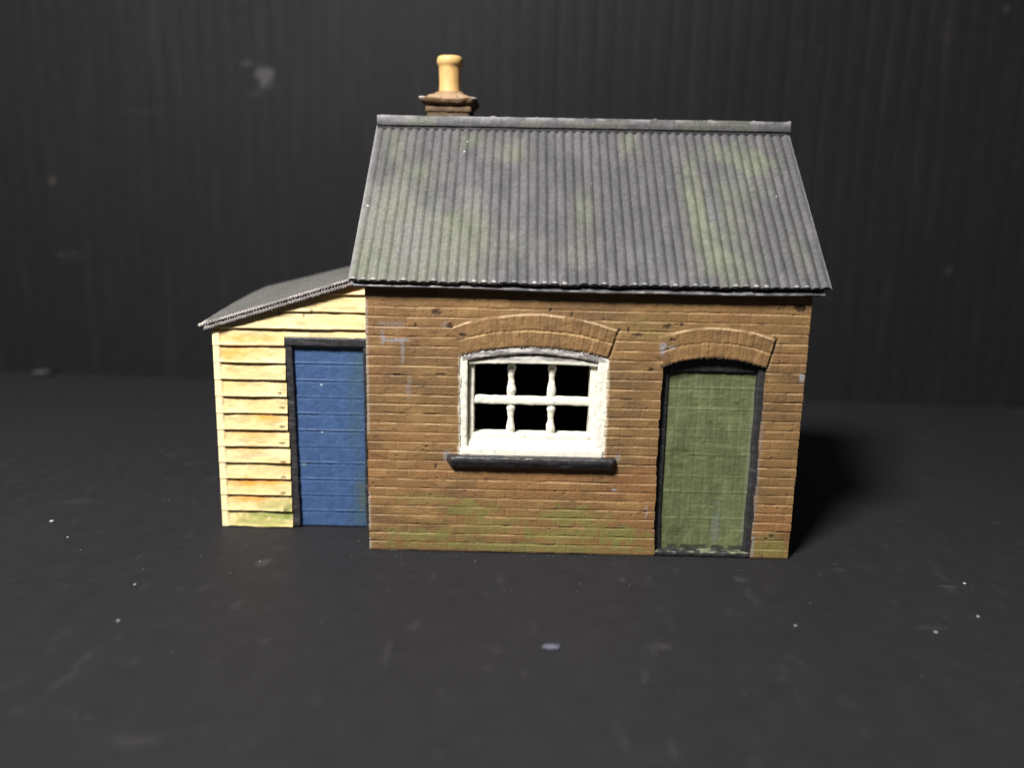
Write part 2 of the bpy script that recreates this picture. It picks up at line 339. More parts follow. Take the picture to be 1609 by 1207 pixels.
# ------------------------------------------------------------------ main roof
RX0, RX1, EY, EZ, RY, RIDZ = -2.25, 72.15, -2.0, 45.1, 24.3, 71.3
NC = 48
def roof_side(mb, back=False):
    n = NC * 14 + 1; m = 150
    xs = np.linspace(RX0, RX1, n); s = np.linspace(0, 1, m)
    Xr, T = np.meshgrid(xs, s, indexing='ij')
    ph = (Xr - RX0) / (RX1 - RX0) * NC + .10 * (fbm(Xr / 6, T * 4, 7, 2) - .5)
    hh = .15 * (1 - np.cos(2 * np.pi * ph + .35 * np.sin(2 * np.pi * ph))) + .065 * (fbm(Xr / .7, T * 34, 12, 4) - .5) + .03 * np.sin(T * 36.9 / .30 * 2 * np.pi) * .5
    hh = hh * (.8 + .35 * fbm(Xr / 5, T * 3, 14, 2))
    rag = .22 * (vn(np.floor(ph) * 2.1, T * 0, 15) - .5) * (T < .004)
    zsg = 1 if not back else -1
    ny, nz = -.704, .710
    L = T * 1.0
    Yr = EY + (RY - EY) * L + ny * hh - rag; Zr = EZ + (RIDZ - EZ) * L + nz * hh - rag
    Zr = Zr + .15 * (Xr / 70) - .12 * np.sin(np.pi * (Xr / 70)) * (1 - T)
    if back: Yr = 2 * RY - Yr
    c = np.tile(srgb(76, 75, 77), Xr.shape + (1,))
    c = mixc(c, srgb(90, 88, 90), .8 * sstep(.4, .7, fbm(Xr / 3, T * 6, 16, 4) + .10 * (1 - Xr / 35)))
    c = mixc(c, srgb(66, 66, 68), .6 * sstep(.5, .8, fbm(Xr / 1.3, T * 9, 17, 3)))
    zz = EZ + (RIDZ - EZ) * T
    c = mixc(c, srgb(112, 112, 106), .7 * blob(Xr, zz, 4, 48, 17, 14, 29, .25, .7))
    g = srgb(99, 102, 86)
    if not back:
        for (cx, cz, rx, rz, a) in [(2, 67.4, 2.5, 2.6, .5), (6, 62.5, 3.5, 2.5, .6), (3.5, 56.5, 3.5, 3, .55), (0.5, 49, 3.5, 3.5, .65), (14, 54.0, 3.5, 2.6, .7), (16.5, 49.5, 3.5, 3.8, .6), (11.5, 48.8, 2.5, 3.2, .45), (22, 66.5, 2.8, 2.0, .6),
                               (15, 68.5, 3, 1.4, .4), (34.6, 56, 1.6, 3.2, .6), (34, 50, 1.5, 2.5, .3), (42.8, 68.6, 1.8, 2.2, .6), (53.2, 62.5, 1.6, 4, .55), (53.3, 56, 1.8, 4.5, .8), (54.5, 50.3, 2.4, 2.6, .85), (57.5, 54, 4.0, 6, .4),
                               (63.8, 65.4, 3.2, 2.8, .8), (59.5, 67.2, 4, 1.8, .55), (60.5, 60.5, 4, 2.5, .45), (58.5, 48, 3.2, 2.2, .55), (68.5, 50.5, 1.3, 3, .35), (26, 50, 8, 1.6, .2), (5, 46.5, 7, 1.2, .4)]:
            c = mixc(c, g * (.8 + .4 * vn(Xr, T * 20, 18))[..., None], min(.9, a * 1.1) * soft(Xr, zz, cx, cz, rx * 1.25, rz * 1.25, 19, .55, .7))
        for (cx, cz, rx, rz, a) in [(55.8, 57, 1.6, 3.0, .6), (65.8, 60, 1, 2, .3), (61, 62, 3, 3, .3), (10, 57, 1.4, 3, .3), (45, 50, 4, 2, .25)]:
            c = mixc(c, srgb(84, 88, 90), a * blob(Xr, zz, cx, cz, rx, rz, 27, .7, .7))
        for (cx, cz, r) in [(36, 61, .14), (14.4, 68.3, .12), (14, 66.4, .2), (67, 59.3, .15), (-1.2, 56.5, .2)]:
            c = mixc(c, srgb(225, 225, 222), .9 * (1 - sstep(.5, 1, np.hypot(Xr - cx, (zz - cz) / .7) / r)))
    rb = .55 * sstep(.25, .7, vn(np.floor(ph) * 3.7, T * 0, 20)) * (1 - sstep(.004, .013, T)) * sstep(.5, .9, (.5 - .5 * np.cos(2 * np.pi * ph)))
    c = mixc(c, srgb(200, 200, 200), rb)
    c = mixc(c, srgb(140, 138, 140), .5 * (1 - sstep(.15, .7, np.minimum(Xr - RX0, RX1 - Xr))))
    mb.grid(Xr, Yr, Zr, c, flip=back)
    # edge thickness: lower skin
    Y2 = Yr - ny * (hh + .32) * (1 if not back else -1); Z2 = Zr - nz * (hh + .32)
    k = srgb(58, 56, 58)
    def strip(a): mb.grid(*a)
    for sl in ((slice(None), 0), (0, slice(None)), (-1, slice(None))):
        a = np.stack([Xr[sl], Yr[sl], Zr[sl]], -1); b = np.stack([Xr[sl], Y2[sl], Z2[sl]], -1)
        G = np.stack([a, b], 0); cc = np.stack([c[sl], c[sl]], 0)
        mb.grid(G[..., 0], G[..., 1], G[..., 2], cc)
    mb.grid(Xr[::7, ::15], Y2[::7, ::15], Z2[::7, ::15], k, flip=not back)
mb = MB(); roof_side(mb); roof_side(mb, True)
roof = mb.build('roof', M_roof, house)
roof['label'] = 'grey corrugated roof with dull green mossy patches'
# backing slab under the sheet: closes the gap to the wall head, edge shows as a thin sagging strip
mb = MB()
def slab(mb, y0, z0, y1, z1, th, x0, x1, sag=None, seed=1, col=(70, 68, 70)):
    """sloping slab from eave (y0,z0) to ridge (y1,z1)"""
    d = np.array([y1 - y0, z1 - z0]); L = np.linalg.norm(d); d = d / L; n = np.array([-d[1], d[0]]) if d[0] > 0 else np.array([d[1], -d[0]])
    def xf(P):
        s_, t_ = P[..., 1], P[..., 2]
        y = y0 + d[0] * s_ + n[0] * t_; z = z0 + d[1] * s_ + n[1] * t_
        if sag is not None: z = z + sag(P[..., 0]) * np.exp(-s_ / 3.)
        return np.stack([P[..., 0], y, z], -1)
    def pt(x, y, z):
        c = np.tile(srgb(*col), x.shape + (1,)); return mixc(c, srgb(140, 138, 140), .7 * sstep(.45, .7, fbm(x / 1.3, z / .3, seed + 5, 3)))
    rbox(mb, x0, x1, 0, L, -th, 0, .12, .35 if sag is not None else 1.5, .05, 1.3, pt, seed, xf)
sg = lambda x: -.28 * sstep(12, 30, x) * (1 - .75 * sstep(58, 68, x)) - .12 * (fbm(x / 5, x * 0, 44, 2) - .5) - .1
slab(mb, EY + .35, EZ - .75, RY, RIDZ - 1.0, .42, RX0 + .6, RX1 - .7, sg, 2)
eb = mb.build('eave_board', M_dark, roof, merge=True)
mb = MB()
slab(mb, EY + 1.6, EZ - .15, RY, RIDZ - 2.1, .9, RX0 + 1.2, RX1 - 1.2, None, 3, (40, 38, 38))
slab(mb, 2 * RY - EY - 1.6, EZ - .15, RY, RIDZ - 2.1, .9, RX0 + 1.2, RX1 - 1.2, None, 3, (40, 38, 38))
mb.build('roof_lining', M_dark, roof, merge=True)
# ridge cap: folded angle with a raised bead
mb = MB()
xs = np.arange(RX0 + .25, RX1 - .0, .16)
prof = [(-1.95, -1.55), (-1.98, -1.45), (-1.95, -1.35), (-.95, -.30), (-.78, -.14), (-.60, .02), (-.42, .20), (-.2, .36), (0, .42), (.2, .36), (.42, .20), (.6, .02), (.78, -.14), (.95, -.3), (1.95, -1.35), (1.98, -1.45), (1.95, -1.55),
        (1.2, -1.2), (0, -.1), (-1.2, -1.2), (-1.95, -1.55)]
prof = [(-1.02, 0.0), (-1.10, .05), (-1.12, .15), (-1.12, .85), (-1.08, .98), (-1.02, 1.04), (-.98, 1.10), (-.98, 1.62), (-.92, 1.74), (-.8, 1.80), (-.4, 1.84), (0, 1.86), (.4, 1.84), (.8, 1.80), (.92, 1.74), (.98, 1.62), (.98, 1.1), (1.02, 1.04), (1.08, .98), (1.12, .85), (1.12, .15), (1.1, .05), (1.02, 0), (0, -.05), (-1.02, 0)]
pr = np.array(prof)
Xc, Kc = np.meshgrid(xs, np.arange(len(pr)), indexing='ij')
yy = pr[Kc, 0]; zz = pr[Kc, 1]
wv = (fbm(Xc / 3, zz * .6, 61, 3) - .5) * .18 + (fbm(Xc / .5, zz * 2, 62, 2) - .5) * .09
Yc = RY + yy * (1 + wv * .6); Zc = RIDZ - .05 + zz + wv * .5 * (zz > .9) + .14 * Xc / 70
Zc = Zc + .22 * sstep(.7, .95, vn(Xc * .9, Xc * 0, 63)) * (zz > 1.7) * vn(Xc / 7, Xc * 0, 66)
cc = np.tile(srgb(72, 71, 73), Xc.shape + (1,)); cc = mixc(cc, srgb(98, 96, 98), .6 * sstep(.45, .7, fbm(Xc / 2.2, zz * 1.5, 64, 3)))
cc = mixc(cc, srgb(90, 92, 78), .5 * sstep(.5, .7, fbm(Xc / 5 + 4, zz * .3, 65, 3)))
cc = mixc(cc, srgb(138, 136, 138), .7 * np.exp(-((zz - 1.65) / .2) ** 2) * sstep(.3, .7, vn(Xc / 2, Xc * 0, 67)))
for dx in (.9, 3.4, 7.9, 11.2): cc = mixc(cc, srgb(40, 38, 40), .9 * np.exp(-((Xc - RX0 - dx) / .16) ** 2 - ((zz - 1.25) / .2) ** 2))
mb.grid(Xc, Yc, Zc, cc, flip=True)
for e, fl in ((0, False), (-1, True)):
    n = len(pr) - 1; V = np.stack([Xc[e, :n], Yc[e, :n], Zc[e, :n]], -1); mb.add(np.vstack([V, V.mean(0)]), [[k, (k + 1) % n, n] for k in range(n)], srgb(120, 116, 118))
rc_ = mb.build('ridge_cap', M_roof, roof, smooth=True)
mb = MB(); rbox(mb, RX0 + .3, RX1 - .3, RY - .9, RY + .9, RIDZ - .9, RIDZ + .05, .1, .6, .04, 1, lambda x, y, z: np.tile(srgb(46, 44, 46), x.shape + (1,)), 5)
mb.build('ridge_packing', M_dark, roof, merge=True)

# ------------------------------------------------------------------ chimney
CX, CY = 10.1, 34.4
mb = MB()
def stack_paint(x, y, z):
    c = np.tile(srgb(98, 79, 56), x.shape + (1,)); c = mixc(c, srgb(70, 52, 38), .6 * sstep(.45, .7, fbm(x, z * 2, 71, 3))); return c
rbox(mb, CX - 4.05, CX + 4.05, CY - 3.9, CY + 3.9, 58, 75.2, .3, .3, .12, 1.1, stack_paint, 6)
rbox(mb, CX - 4.35, CX + 4.35, CY - 4.15, CY + 4.15, 74.7, 76.0, .35, .3, .12, 1.1, stack_paint, 7)
ch = mb.build('chimney', M_brick, house, merge=True); ch['label'] = 'brown brick chimney stack behind the ridge'
mb = MB()
def cap_paint(x, y, z):
    c = np.tile(srgb(150, 124, 96), x.shape + (1,)); c = mixc(c, srgb(126, 94, 66), .6 * sstep(.45, .7, fbm(x / 1.2, z * 1.5, 73, 3)))
    c = mixc(c, srgb(196, 190, 188), .85 * sstep(4.1, 4.8, abs(x - CX)) * sstep(76.9, 77.25, z))
    return mixc(c, srgb(44, 32, 26), .8 * sstep(.72, .85, fbm(x * 1.6, z * 2 + y, 74, 2)))
# flared cap: a lathe-like square loft that curls up at its rim
prof = [(4.1, 75.9), (4.6, 76.15), (5.05, 76.6), (5.45, 77.15), (5.5, 77.35), (5.2, 77.3), (4.4, 77.0), (4.15, 77.2), (4.05, 77.7), (3.7, 77.85), (3.2, 78.1), (2.8, 78.5), (2.5, 78.85), (.2, 78.9)]
th = np.linspace(0, 2 * np.pi, 129); K = len(prof)
T, J = np.meshgrid(th, np.arange(K), indexing='ij'); pa = np.array(prof)
sq = 1 / np.maximum(abs(np.cos(T)), abs(np.sin(T))); f_ = np.clip((pa[J, 0] - 2.4) / 1.2, 0, 1); rr = pa[J, 0] * (1 + (np.minimum(sq, 1.33) - 1) * f_)
rr = rr * (1 + .05 * (fbm(T * 3, pa[J, 1] * .7, 75, 3) - .5) * 2)
xx = CX + rr * np.cos(T); yy = CY + rr * np.sin(T) * .96; zz = pa[J, 1] + .3 * (fbm(np.cos(T) * 2 + 5, np.sin(T) * 2 + 5, 76, 3) - .5) * 2 * (pa[J, 0] > 2.5)
zz = zz - .35 * sstep(.3, 1, -np.sin(T)) * (1 - .6 * abs(np.cos(T))) * (pa[J, 0] > 4.3) + .25 * sstep(.8, 1, abs(np.cos(T))) * (pa[J, 0] > 5)
mb.grid(xx, yy, zz, cap_paint(xx, yy, zz), flip=False)
cp = mb.build('chimney_cap', M_brick, ch, merge=True); cp['label'] = 'flared brown brick cap with pale chipped rim'
mb = MB()
prof = [(2.55, 78.3), (2.2, 78.7), (2.06, 79.2), (2.03, 80.5), (2.04, 82.2), (2.06, 83.1), (2.12, 83.5), (2.32, 83.75), (2.44, 84.1), (2.46, 84.5), (2.38, 84.95), (2.15, 85.25), (1.85, 85.38), (1.5, 85.3), (1.3, 85.0), (1.25, 84.4), (1.2, 83), (0.01, 83)]
pa = np.array(prof); th = np.linspace(0, 2 * np.pi, 97); T, J = np.meshgrid(th, np.arange(len(prof)), indexing='ij')
rr = pa[J, 0] * (1 + .025 * (fbm(np.cos(T) * 2 + 5, np.sin(T) * 2 + pa[J, 1] * .4, 77, 3) - .5) * 2); xx = CX - .05 + rr * np.cos(T); yy = CY + rr * np.sin(T); zz = pa[J, 1] + .05 * np.cos(T * 2)
c = np.tile(srgb(204, 168, 108), xx.shape + (1,)); c = mixc(c, srgb(172, 128, 72), .5 * sstep(.5, .75, fbm(T * 2, zz * .6, 78, 3))); c = mixc(c, srgb(60, 45, 30), (rr < 1.28) * 1.0)
c = mixc(c, srgb(150, 112, 74), .7 * sstep(79.0, 78.4, zz) if False else .6 * (1 - sstep(78.4, 79.0, zz)))
mb.grid(xx, yy, zz, c)
pot = mb.build('chimney_pot', M_pot, ch, merge=True); pot['label'] = 'mustard yellow round chimney pot with rolled rim'

# ------------------------------------------------------------------ window
FY = 1.6
def white_p(x, y, z):
    c = np.tile(srgb(224, 221, 207), x.shape + (1,)); c = mixc(c, srgb(214, 211, 194), .6 * sstep(.45, .7, fbm(x / 1.1, z / 1.1 + y, 101, 4)))
    c = mixc(c, srgb(150, 146, 140), .6 * sstep(.66, .85, fbm(x / .8, z / .7 + y, 102, 3))); return c
def head_p(x, y, z):
    c = mixc(white_p(x, y, z), srgb(186, 181, 180), .8 * sstep(32.4, 32.9, z)); g = sstep(.45, .62, fbm(x / 3.0, z / .30, 103, 3)) * sstep(32.4, 32.9, z)
    return mixc(c, srgb(98, 92, 92), .8 * g)
mb = MB()
# outer casing: two jambs, arched head, bottom rail around the six panes
rbox(mb, 14.35, 16.2, .12, 4.0, 17.4, 33.7, .3, .2, .10, .9, white_p, 110)
rbox(mb, 16.3, 17.2, 1.25, 4.0, 17.8, 33.2, .25, .2, .07, 1.2, white_p, 111)
rbox(mb, 35.95, 37.1, 1.25, 4.0, 17.8, 33.2, .2, .2, .07, 1.2, white_p, 112)
rbox(mb, 37.05, 39.0, .08, 4.0, 17.4, 33.5, .3, .2, .10, .9, white_p, 113)
def arch_xf(P):
    Q = P.copy(); Q[..., 2] = P[..., 2] + (1.5 - (P[..., 0] - 26.75) ** 2 * 1.5 / 139.2); return Q
rbox(mb, 15.2, 38.4, .05, 4.0, 32.25, 33.72, .3, .2, .10, 1.4, head_p, 114, arch_xf)
rbox(mb, 16.3, 37.1, .55, 4.0, 31.85, 33.3, .25, .2, .09, 1.0, head_p, 115, lambda P: np.stack([P[..., 0], P[..., 1], P[..., 2] + .25 - (P[..., 0] - 26.75) ** 2 * .25 / 108 + (P[..., 0] > 30) * 0], -1))
rbox(mb, 16.4, 37.0, 1.3, 4.0, 19.3, 20.35, .25, .2, .06, 1.0, white_p, 116)
win = mb.build('window', M_white, house, merge=True); win['label'] = 'white painted window surround with grey brushed arched head'
def bar(xc, seed):
    mb = MB()
    # two beaded lengths, above and below the transom
    zs = np.linspace(20.2, 32.2, 120); th = np.linspace(0, 2 * np.pi, 33)
    Zv, T = np.meshgrid(zs, th, indexing='ij')
    def bead(z, z0, z1):
        t = (z - z0) / (z1 - z0)
        return .42 + .16 * np.exp(-((t - .87) / .10) ** 2) - .05 * np.exp(-((t - .55) / .08) ** 2) + .17 * np.exp(-((t - .2) / .17) ** 2)
    r = np.where(Zv > 25.8, bead(Zv, 26.3, 31.9), bead(Zv, 20.2, 25.1) * 1.0)
    r = r + .07 * (fbm(Zv * 1.2, np.cos(T) + 3, seed, 3) - .5) * 2
    x = xc + r * 1.25 * np.cos(T) + .08 * (vn(Zv / 1.5, Zv * 0, seed + 1) - .5); y = 2.25 + r * 1.05 * np.sin(T)
    mb.grid(x, y, Zv, white_p(x, y, Zv), flip=True)
    o = mb.build('glazing_bar', M_white, win, merge=True); return o
bar(23.2, 120); bar(29.78, 130)
mb = MB()
rbox(mb, 16.9, 36.2, 1.55, 3.0, 25.1, 26.5, .4, .18, .10, 1.0, white_p, 117, lambda P: np.stack([P[..., 0], P[..., 1], P[..., 2] - .0 + .10 * (fbm(P[..., 0] / 2.5, P[..., 0] * 0, 118, 2) - .5) * 2], -1))
mb.build('transom', M_white, win, merge=True)
mb = MB()
def cill_xf(P):     # weathered slope: back edge high, front edge low
    Q = P.copy(); k = (P[..., 2] - 17.2) / 3.0; Q[..., 1] = P[..., 1] + k * 1.5 * (P[..., 1] < 2.0); return Q
rbox(mb, 15.0, 38.4, -.25, 3.5, 16.75, 18.3, .35, .22, .05, 1.0, white_p, 119)
rbox(mb, 15.9, 37.9, .15, 3.6, 17.9, 20.25, .35, .22, .05, 1.0, white_p, 121, cill_xf)
o = mb.build('inner_sill', M_white, win, merge=True)
mb = MB()
def dark_p(x, y, z):
    c = np.tile(srgb(44, 43, 45), x.shape + (1,)); c = mixc(c, srgb(80, 79, 81), .5 * sstep(.55, .8, fbm(x / 2.5, z / .3 + y, 131, 3))); return mixc(c, srgb(34, 32, 34), .5 * sstep(.5, .7, fbm(x / 1.2, z / .8, 132, 3)))
def sill_xf(P):
    Q = P.copy(); t = np.clip(1.15 - (P[..., 0] - 12.9), 0, 1.15) / 1.15; t2 = np.clip(.9 - (40.45 - P[..., 0]), 0, .9) / .9
    Q[..., 1] = P[..., 1] + (t ** 2 * 1.1 + t2 ** 2 * .8) * (P[..., 1] < -.3); Q[..., 2] = P[..., 2] + t ** 2 * .8 * (16.9 - P[..., 2]) / 2 - .0 * t2
    Q[..., 1] = Q[..., 1] - .9 * np.clip((P[..., 2] - 15.2), 0, 1.0) * (P[..., 1] < -.3)*.55
    return Q
rbox(mb, 12.9, 40.45, -1.05, 1.0, 15.0, 17.0, .4, .2, .12, .8, dark_p, 133, sill_xf)
sl = mb.build('window_sill', M_dark, win, merge=True); sl['label'] = 'charcoal painted stone sill with rounded ends'

# ------------------------------------------------------------------ green door
def relief_panel(mb, x0, x1, z0, z1, y, hf, paint, res=.16, th=.8):
    xs = np.arange(x0, x1 + res * .5, res); zs = np.arange(z0, z1 + res * .5, res)
    Xp, Zp = np.meshgrid(xs, zs, indexing='ij'); h = hf(Xp, Zp)
    mb.grid(Xp, y - h, Zp, paint(Xp, Zp))
    C = paint(Xp, Zp)
    for sl in ((slice(None), 0), (slice(None), -1), (0, slice(None)), (-1, slice(None))):
        a = np.stack([Xp[sl], (y - h)[sl], Zp[sl]], -1); b = a.copy(); b[:, 1] = y + th
        G = np.stack([a, b], 0); mb.grid(G[..., 0], G[..., 1], G[..., 2], np.stack([C[sl], C[sl]], 0))
def gd_h(x, z):
    pl = ((x - 48.6) / 1.72) % 1; d = np.minimum(pl, 1 - pl) * 1.72
    ln = sum(a * np.exp(-((z - z0 - .15 * (fbm(x / 3, x * 0, 140 + int(z0), 2) - .5)) / .07) ** 2) for z0, a in ((28.6, .10), (25.1, .09), (21.6, .08), (17.3, .15), (13.5, .07), (10.8, .13), (6.2, .09), (3.9, .05), (20.4, .04), (27, .04)))
    return .08 - .06 * np.exp(-(d / .12) ** 2) + ln * (.4 + vn(x / 1.5, z * 0, 142)) + .10 * (fbm(x / .6, z / .5, 143, 3) - .5)
def gd_p(x, z):
    c = np.tile(srgb(91, 96, 65), x.shape + (1,))
    c = mixc(c, srgb(76, 84, 56), .7 * sstep(.42, .7, fbm(x / 1.2, z / 5, 144, 4)))
    c = mixc(c, srgb(108, 114, 84), .5 * sstep(.5, .8, fbm(x / .7, z / 3 + 9, 145, 3)))
    c = mixc(c, srgb(112, 122, 86), .5 * sstep(.55, .8, fbm(x / 5, z / .7, 146, 3)))
    c = mixc(c, srgb(60, 66, 36), .7 * blob(x, z, 51, 17.9, 2.0, .6, 147)); c = mixc(c, srgb(60, 66, 36), .55 * blob(x, z, 51, 15.3, 1.5, .7, 148)); c = mixc(c, srgb(60, 68, 40), .55 * blob(x, z, 51, 3.6, 1.6, 1.5, 149))
    c = mixc(c, srgb(62, 70, 48), .6 * sstep(29, 31, z) * sstep(.3, .6, fbm(x, z, 150, 3)))
    c = mixc(c, srgb(110, 116, 108), .55 * blob(x, z, 58.2, 4.5, .7, 4.5, 151)); c = mixc(c, srgb(118, 126, 84), .4 * blob(x, z, 61, 3.2, 1.6, 2.4, 152))
    for cx, cz in ((60.0, 26.2), (56, 22.9)): c = mixc(c, srgb(58, 66, 42), .7 * (1 - sstep(.2, .45, np.hypot(x - cx, z - cz))))
    edge = np.minimum(x - 48.5, 62.9 - x) + .5 * (fbm(x, z / 1.3, 153, 3) - .5)
    c = mixc(c, srgb(104, 112, 100), .5 * (1 - sstep(.1, .5, edge)))
    return mixc(c, srgb(44, 46, 40), .85 * (1 - sstep(1.35, 1.6, z + .3 * (fbm(x, z * 0, 154, 3) - .5))) * sstep(.35, .5, fbm(x / 1.5, z, 155, 3)))
mb = MB(); relief_panel(mb, 48.3, 63.1, .75, 32.2, 1.85, gd_h, gd_p)
gd = mb.build('door', M_door, house); gd['label'] = 'weathered olive green plank door'
mb = MB()
rbox(mb, 47.0, 48.65, 1.25, 3.9, .25, 32.4, .22, .25, .05, .7, dark_p, 160, lambda P: np.stack([P[..., 0] + .35 * np.clip(1 - P[..., 2] / 9, 0, 1) * (P[..., 0] > 48) + (0.10 * (fbm(P[..., 2] / 2, P[..., 2] * 0, 161, 2) - .5)), P[..., 1], P[..., 2]], -1))
rbox(mb, 62.85, 64.2, .55, 3.9, .25, 32.6, .22, .25, .05, .7, dark_p, 162, lambda P: np.stack([P[..., 0] + .30 * (fbm(P[..., 2] / 4, P[..., 2] * 0, 163, 3) - .5) * (P[..., 0] < 63.4), P[..., 1], P[..., 2]], -1))
def darch(P):
    Q = P.copy(); k = np.clip((P[..., 2] - 31.3) / 1.3, 0, 1); Q[..., 2] = P[..., 2] + k * (1.5 - (P[..., 0] - 55.5) ** 2 * 1.5 / 67.2); return Q
rbox(mb, 47.4, 63.6, 1.25, 3.9, 31.3, 32.7, .22, .25, .05, .9, dark_p, 164, darch)
mb.build('door_frame', M_dark, gd, merge=True)
mb = MB()
def thr_p(x, y, z):
    c = dark_p(x, y, z); return mixc(c, srgb(128, 132, 104), .7 * sstep(.5, .7, fbm(x / 1.0, z * 2 + y, 165, 3)) * sstep(.55, .8, z))
rbox(mb, 47.5, 64.0, .1, 3.9, .02, .85, .2, .2, .14, 1.2, thr_p, 166)
mb.build('threshold', M_dark, gd, merge=True)

# ------------------------------------------------------------------ lean-to shed
SY, SX0, SX1, BP = 9.2, -28.1, 0.0, 2.985
def zroof(x, y):
    """underside of the shed roof: bilinear, tilted up to the rear"""
    t = (x + 29.9) / 29.9; s_ = (y - 7.8) / 35.2
    return (36.35 * (1 - t) + 45.9 * t) * (1 - s_) + (40.2 * (1 - t) + 48.0 * t) * s_
def board_h(U, Z, seed, long=None):
    z = Z - .04 * (U / 10) + .16 * (fbm(U / 5, np.floor(Z / BP) * 3.3, seed, 2) - .5)
    c = np.floor(z / BP); t = z / BP - c
    h = .44 * (.8 + .4 * vn(U / 3.5, c * 9.1, seed + 8)) * (1 - t) ** 1.0 * sstep(0, .035, t) + .06 * np.exp(-((t - .10) / .07) ** 2) - .16 * sstep(.94, 1, t)
    h = h + (vn(U / 4, c * 5.1, seed + 1) - .5) * .12 + (fbm(U / 1.4, Z / .7, seed + 2, 3) - .5) * .10
    return h, c, t
CREAM = srgb(217, 195, 140)
def board_paint(U, Z, c, t, seed):
    C = np.tile(CREAM, U.shape + (1,))
    C = mixc(C, srgb(230, 214, 168), .6 * sstep(.4, .7, fbm(U / 3, Z / 1.5, seed + 3, 3)))
    C = mixc(C, srgb(222, 198, 138), .5 * sstep(.45, .75, fbm(U / 5, Z / 2.2 + 7, seed + 4, 3)))
    C = mixc(C, srgb(150, 128, 92), .42 * sstep(.42, .8, fbm(U / 2.6, Z / .9, seed + 5, 3)))
    return C
mb = MB()
# front: everything except the doorway
xs = np.arange(SX0, -.35, .13); ts = np.linspace(0, 1, 330)
def shed_front():
    Xs, T = np.meshgrid(xs, ts, indexing='ij'); top = zroof(Xs, SY) + .2
    zsp = np.arange(0, 46.5, .125); Xs, Zs = np.meshgrid(xs, zsp, indexing='ij'); top = zroof(Xs, SY) - .1
    Zs = np.minimum(Zs, top)
    h, c, t = board_h(Xs, Zs, 200)
    C = board_paint(Xs, Zs, c, t, 200)
    org = srgb(222, 150, 62)
    for (cx, cz, rx, rz, a) in [(-24, 34.2, 4, .8, .6), (-19, 34.3, 3, .6, .4), (-25, 31.4, 3, 1.0, .6), (-21.5, 31.9, 3.5, .6, .4), (-19.5, 20.2, 2.8, .6, .75), (-22, 17.2, 5, .8, .35), (-23.5, 14.4, 3.5, .6, .35), (-23.6, 8.2, 3.4, .8, .8), (-19.5, 8.4, 3.5, .6, .6), (-23.8, 5.2, 3.0, .7, .65),
                           (-20.5, 5.3, 2, .5, .35), (-4.2, 43.2, 1.6, .9, .85), (-25.5, 28.6, 1, 1, .25), (-24, 25.8, 3, .4, .3), (-18, 12, 3, .5, .3), (-22, 22.9, 3, .5, .25)]:
        C = mixc(C, org, min(.95, a * 1.35) * soft(Xs, Zs, cx, cz, rx * 1.15, rz * 1.3, 210, .7, .5))
    grn = srgb(112, 128, 58)
    C = mixc(C, grn, .75 * blob(Xs, Zs, -21, 2.3, 7.5, 1.0, 211, .8, .9)); C = mixc(C, srgb(150, 160, 78), .6 * blob(Xs, Zs, -20, .9, 7, 1.2, 212, .8, .9)); C = mixc(C, srgb(158, 160, 92), .55 * blob(Xs, Zs, -18.6, 4.0, 2.6, 1.2, 213, .8, .8))
    C = mixc(C, grn, .6 * blob(Xs, Zs, -16.4, 3, .8, 3, 214))
    for (cx, cz) in ((-16.9, 24.6), (-16.6, 22), (-16.7, 18.6), (-16.9, 15.6), (-16.8, 12.2), (-16.9, 9.4), (-17, 6.4), (-16.8, 3.3)):
        C = mixc(C, srgb(70, 50, 30), .75 * blob(Xs, Zs, cx, cz + .05, .6, .28, 215, 2.5, .6))
    for (cx, cz) in ((-12.4, 38.3), (-16.5, 38.6), (-11.0, 39.0)): C = mixc(C, srgb(96, 72, 44), .7 * blob(Xs, Zs, cx, cz, .25, .5, 216, 2, .6))
    # run of brown wash left in the laps
    C = mixc(C, srgb(94, 68, 38), .75 * (1 - sstep(.0, .05, 1 - t)) * sstep(.2, .5, vn(Xs / 2, c * 3, 217)) if False else .0 * t)
    post = 1 - sstep(-27.1, -26.7, Xs + .15 * (vn(Zs * 1.3, Zs * 0, 218) - .5))
    low = Zs < 35.4
    h = np.where(low & (post > 0), h * (1 - post * .8) + post * .34, h)
    C = mixc(C, srgb(240, 224, 178), .8 * post * low)
    keep = np.ones((len(xs) - 1, len(zsp) - 1), bool)
    k0 = np.argmin(abs(xs + 15.75)); kz = np.argmin(abs(zsp - 34.55)); keep[k0:, :kz] = False
    wob = .25 * (vn(np.floor(zsp / BP + .02) * 2.2, zsp * 0, 219) - .5) + .25 * (1 - zsp / 34)
    Xq = Xs + np.clip(1 - abs(xs + 15.75) / 1.2, 0, 1)[:, None] * (wob * (zsp < 34.4))[None, :]
    Xq[0, :] = SX0 + .05 - h[0, :] * .12
    mb.grid(Xq, SY - h, Zs, C, keep=keep)
    a = np.stack([Xq[k0, :kz + 1], (SY - h)[k0, :kz + 1], Zs[k0, :kz + 1]], -1); b = a.copy(); b[:, 1] = SY + 2
    mb.grid(*[np.stack([a, b], 0)[..., k] for k in range(3)], np.stack([C[k0, :kz + 1]] * 2, 0))
    a = np.stack([Xq[k0:, kz], (SY - h)[k0:, kz], Zs[k0:, kz]], -1); b = a.copy(); b[:, 1] = SY + 2
    mb.grid(*[np.stack([a, b], 0)[..., k] for k in range(3)], np.stack([C[k0:, kz]] * 2, 0))
shed_front()
ys = np.arange(SY, 41.5, .3); zsp = np.arange(0, 41, .15); Yg, Zg = np.meshgrid(ys, zsp, indexing='ij'); Zg = np.minimum(Zg, zroof(SX0, Yg) - .1)
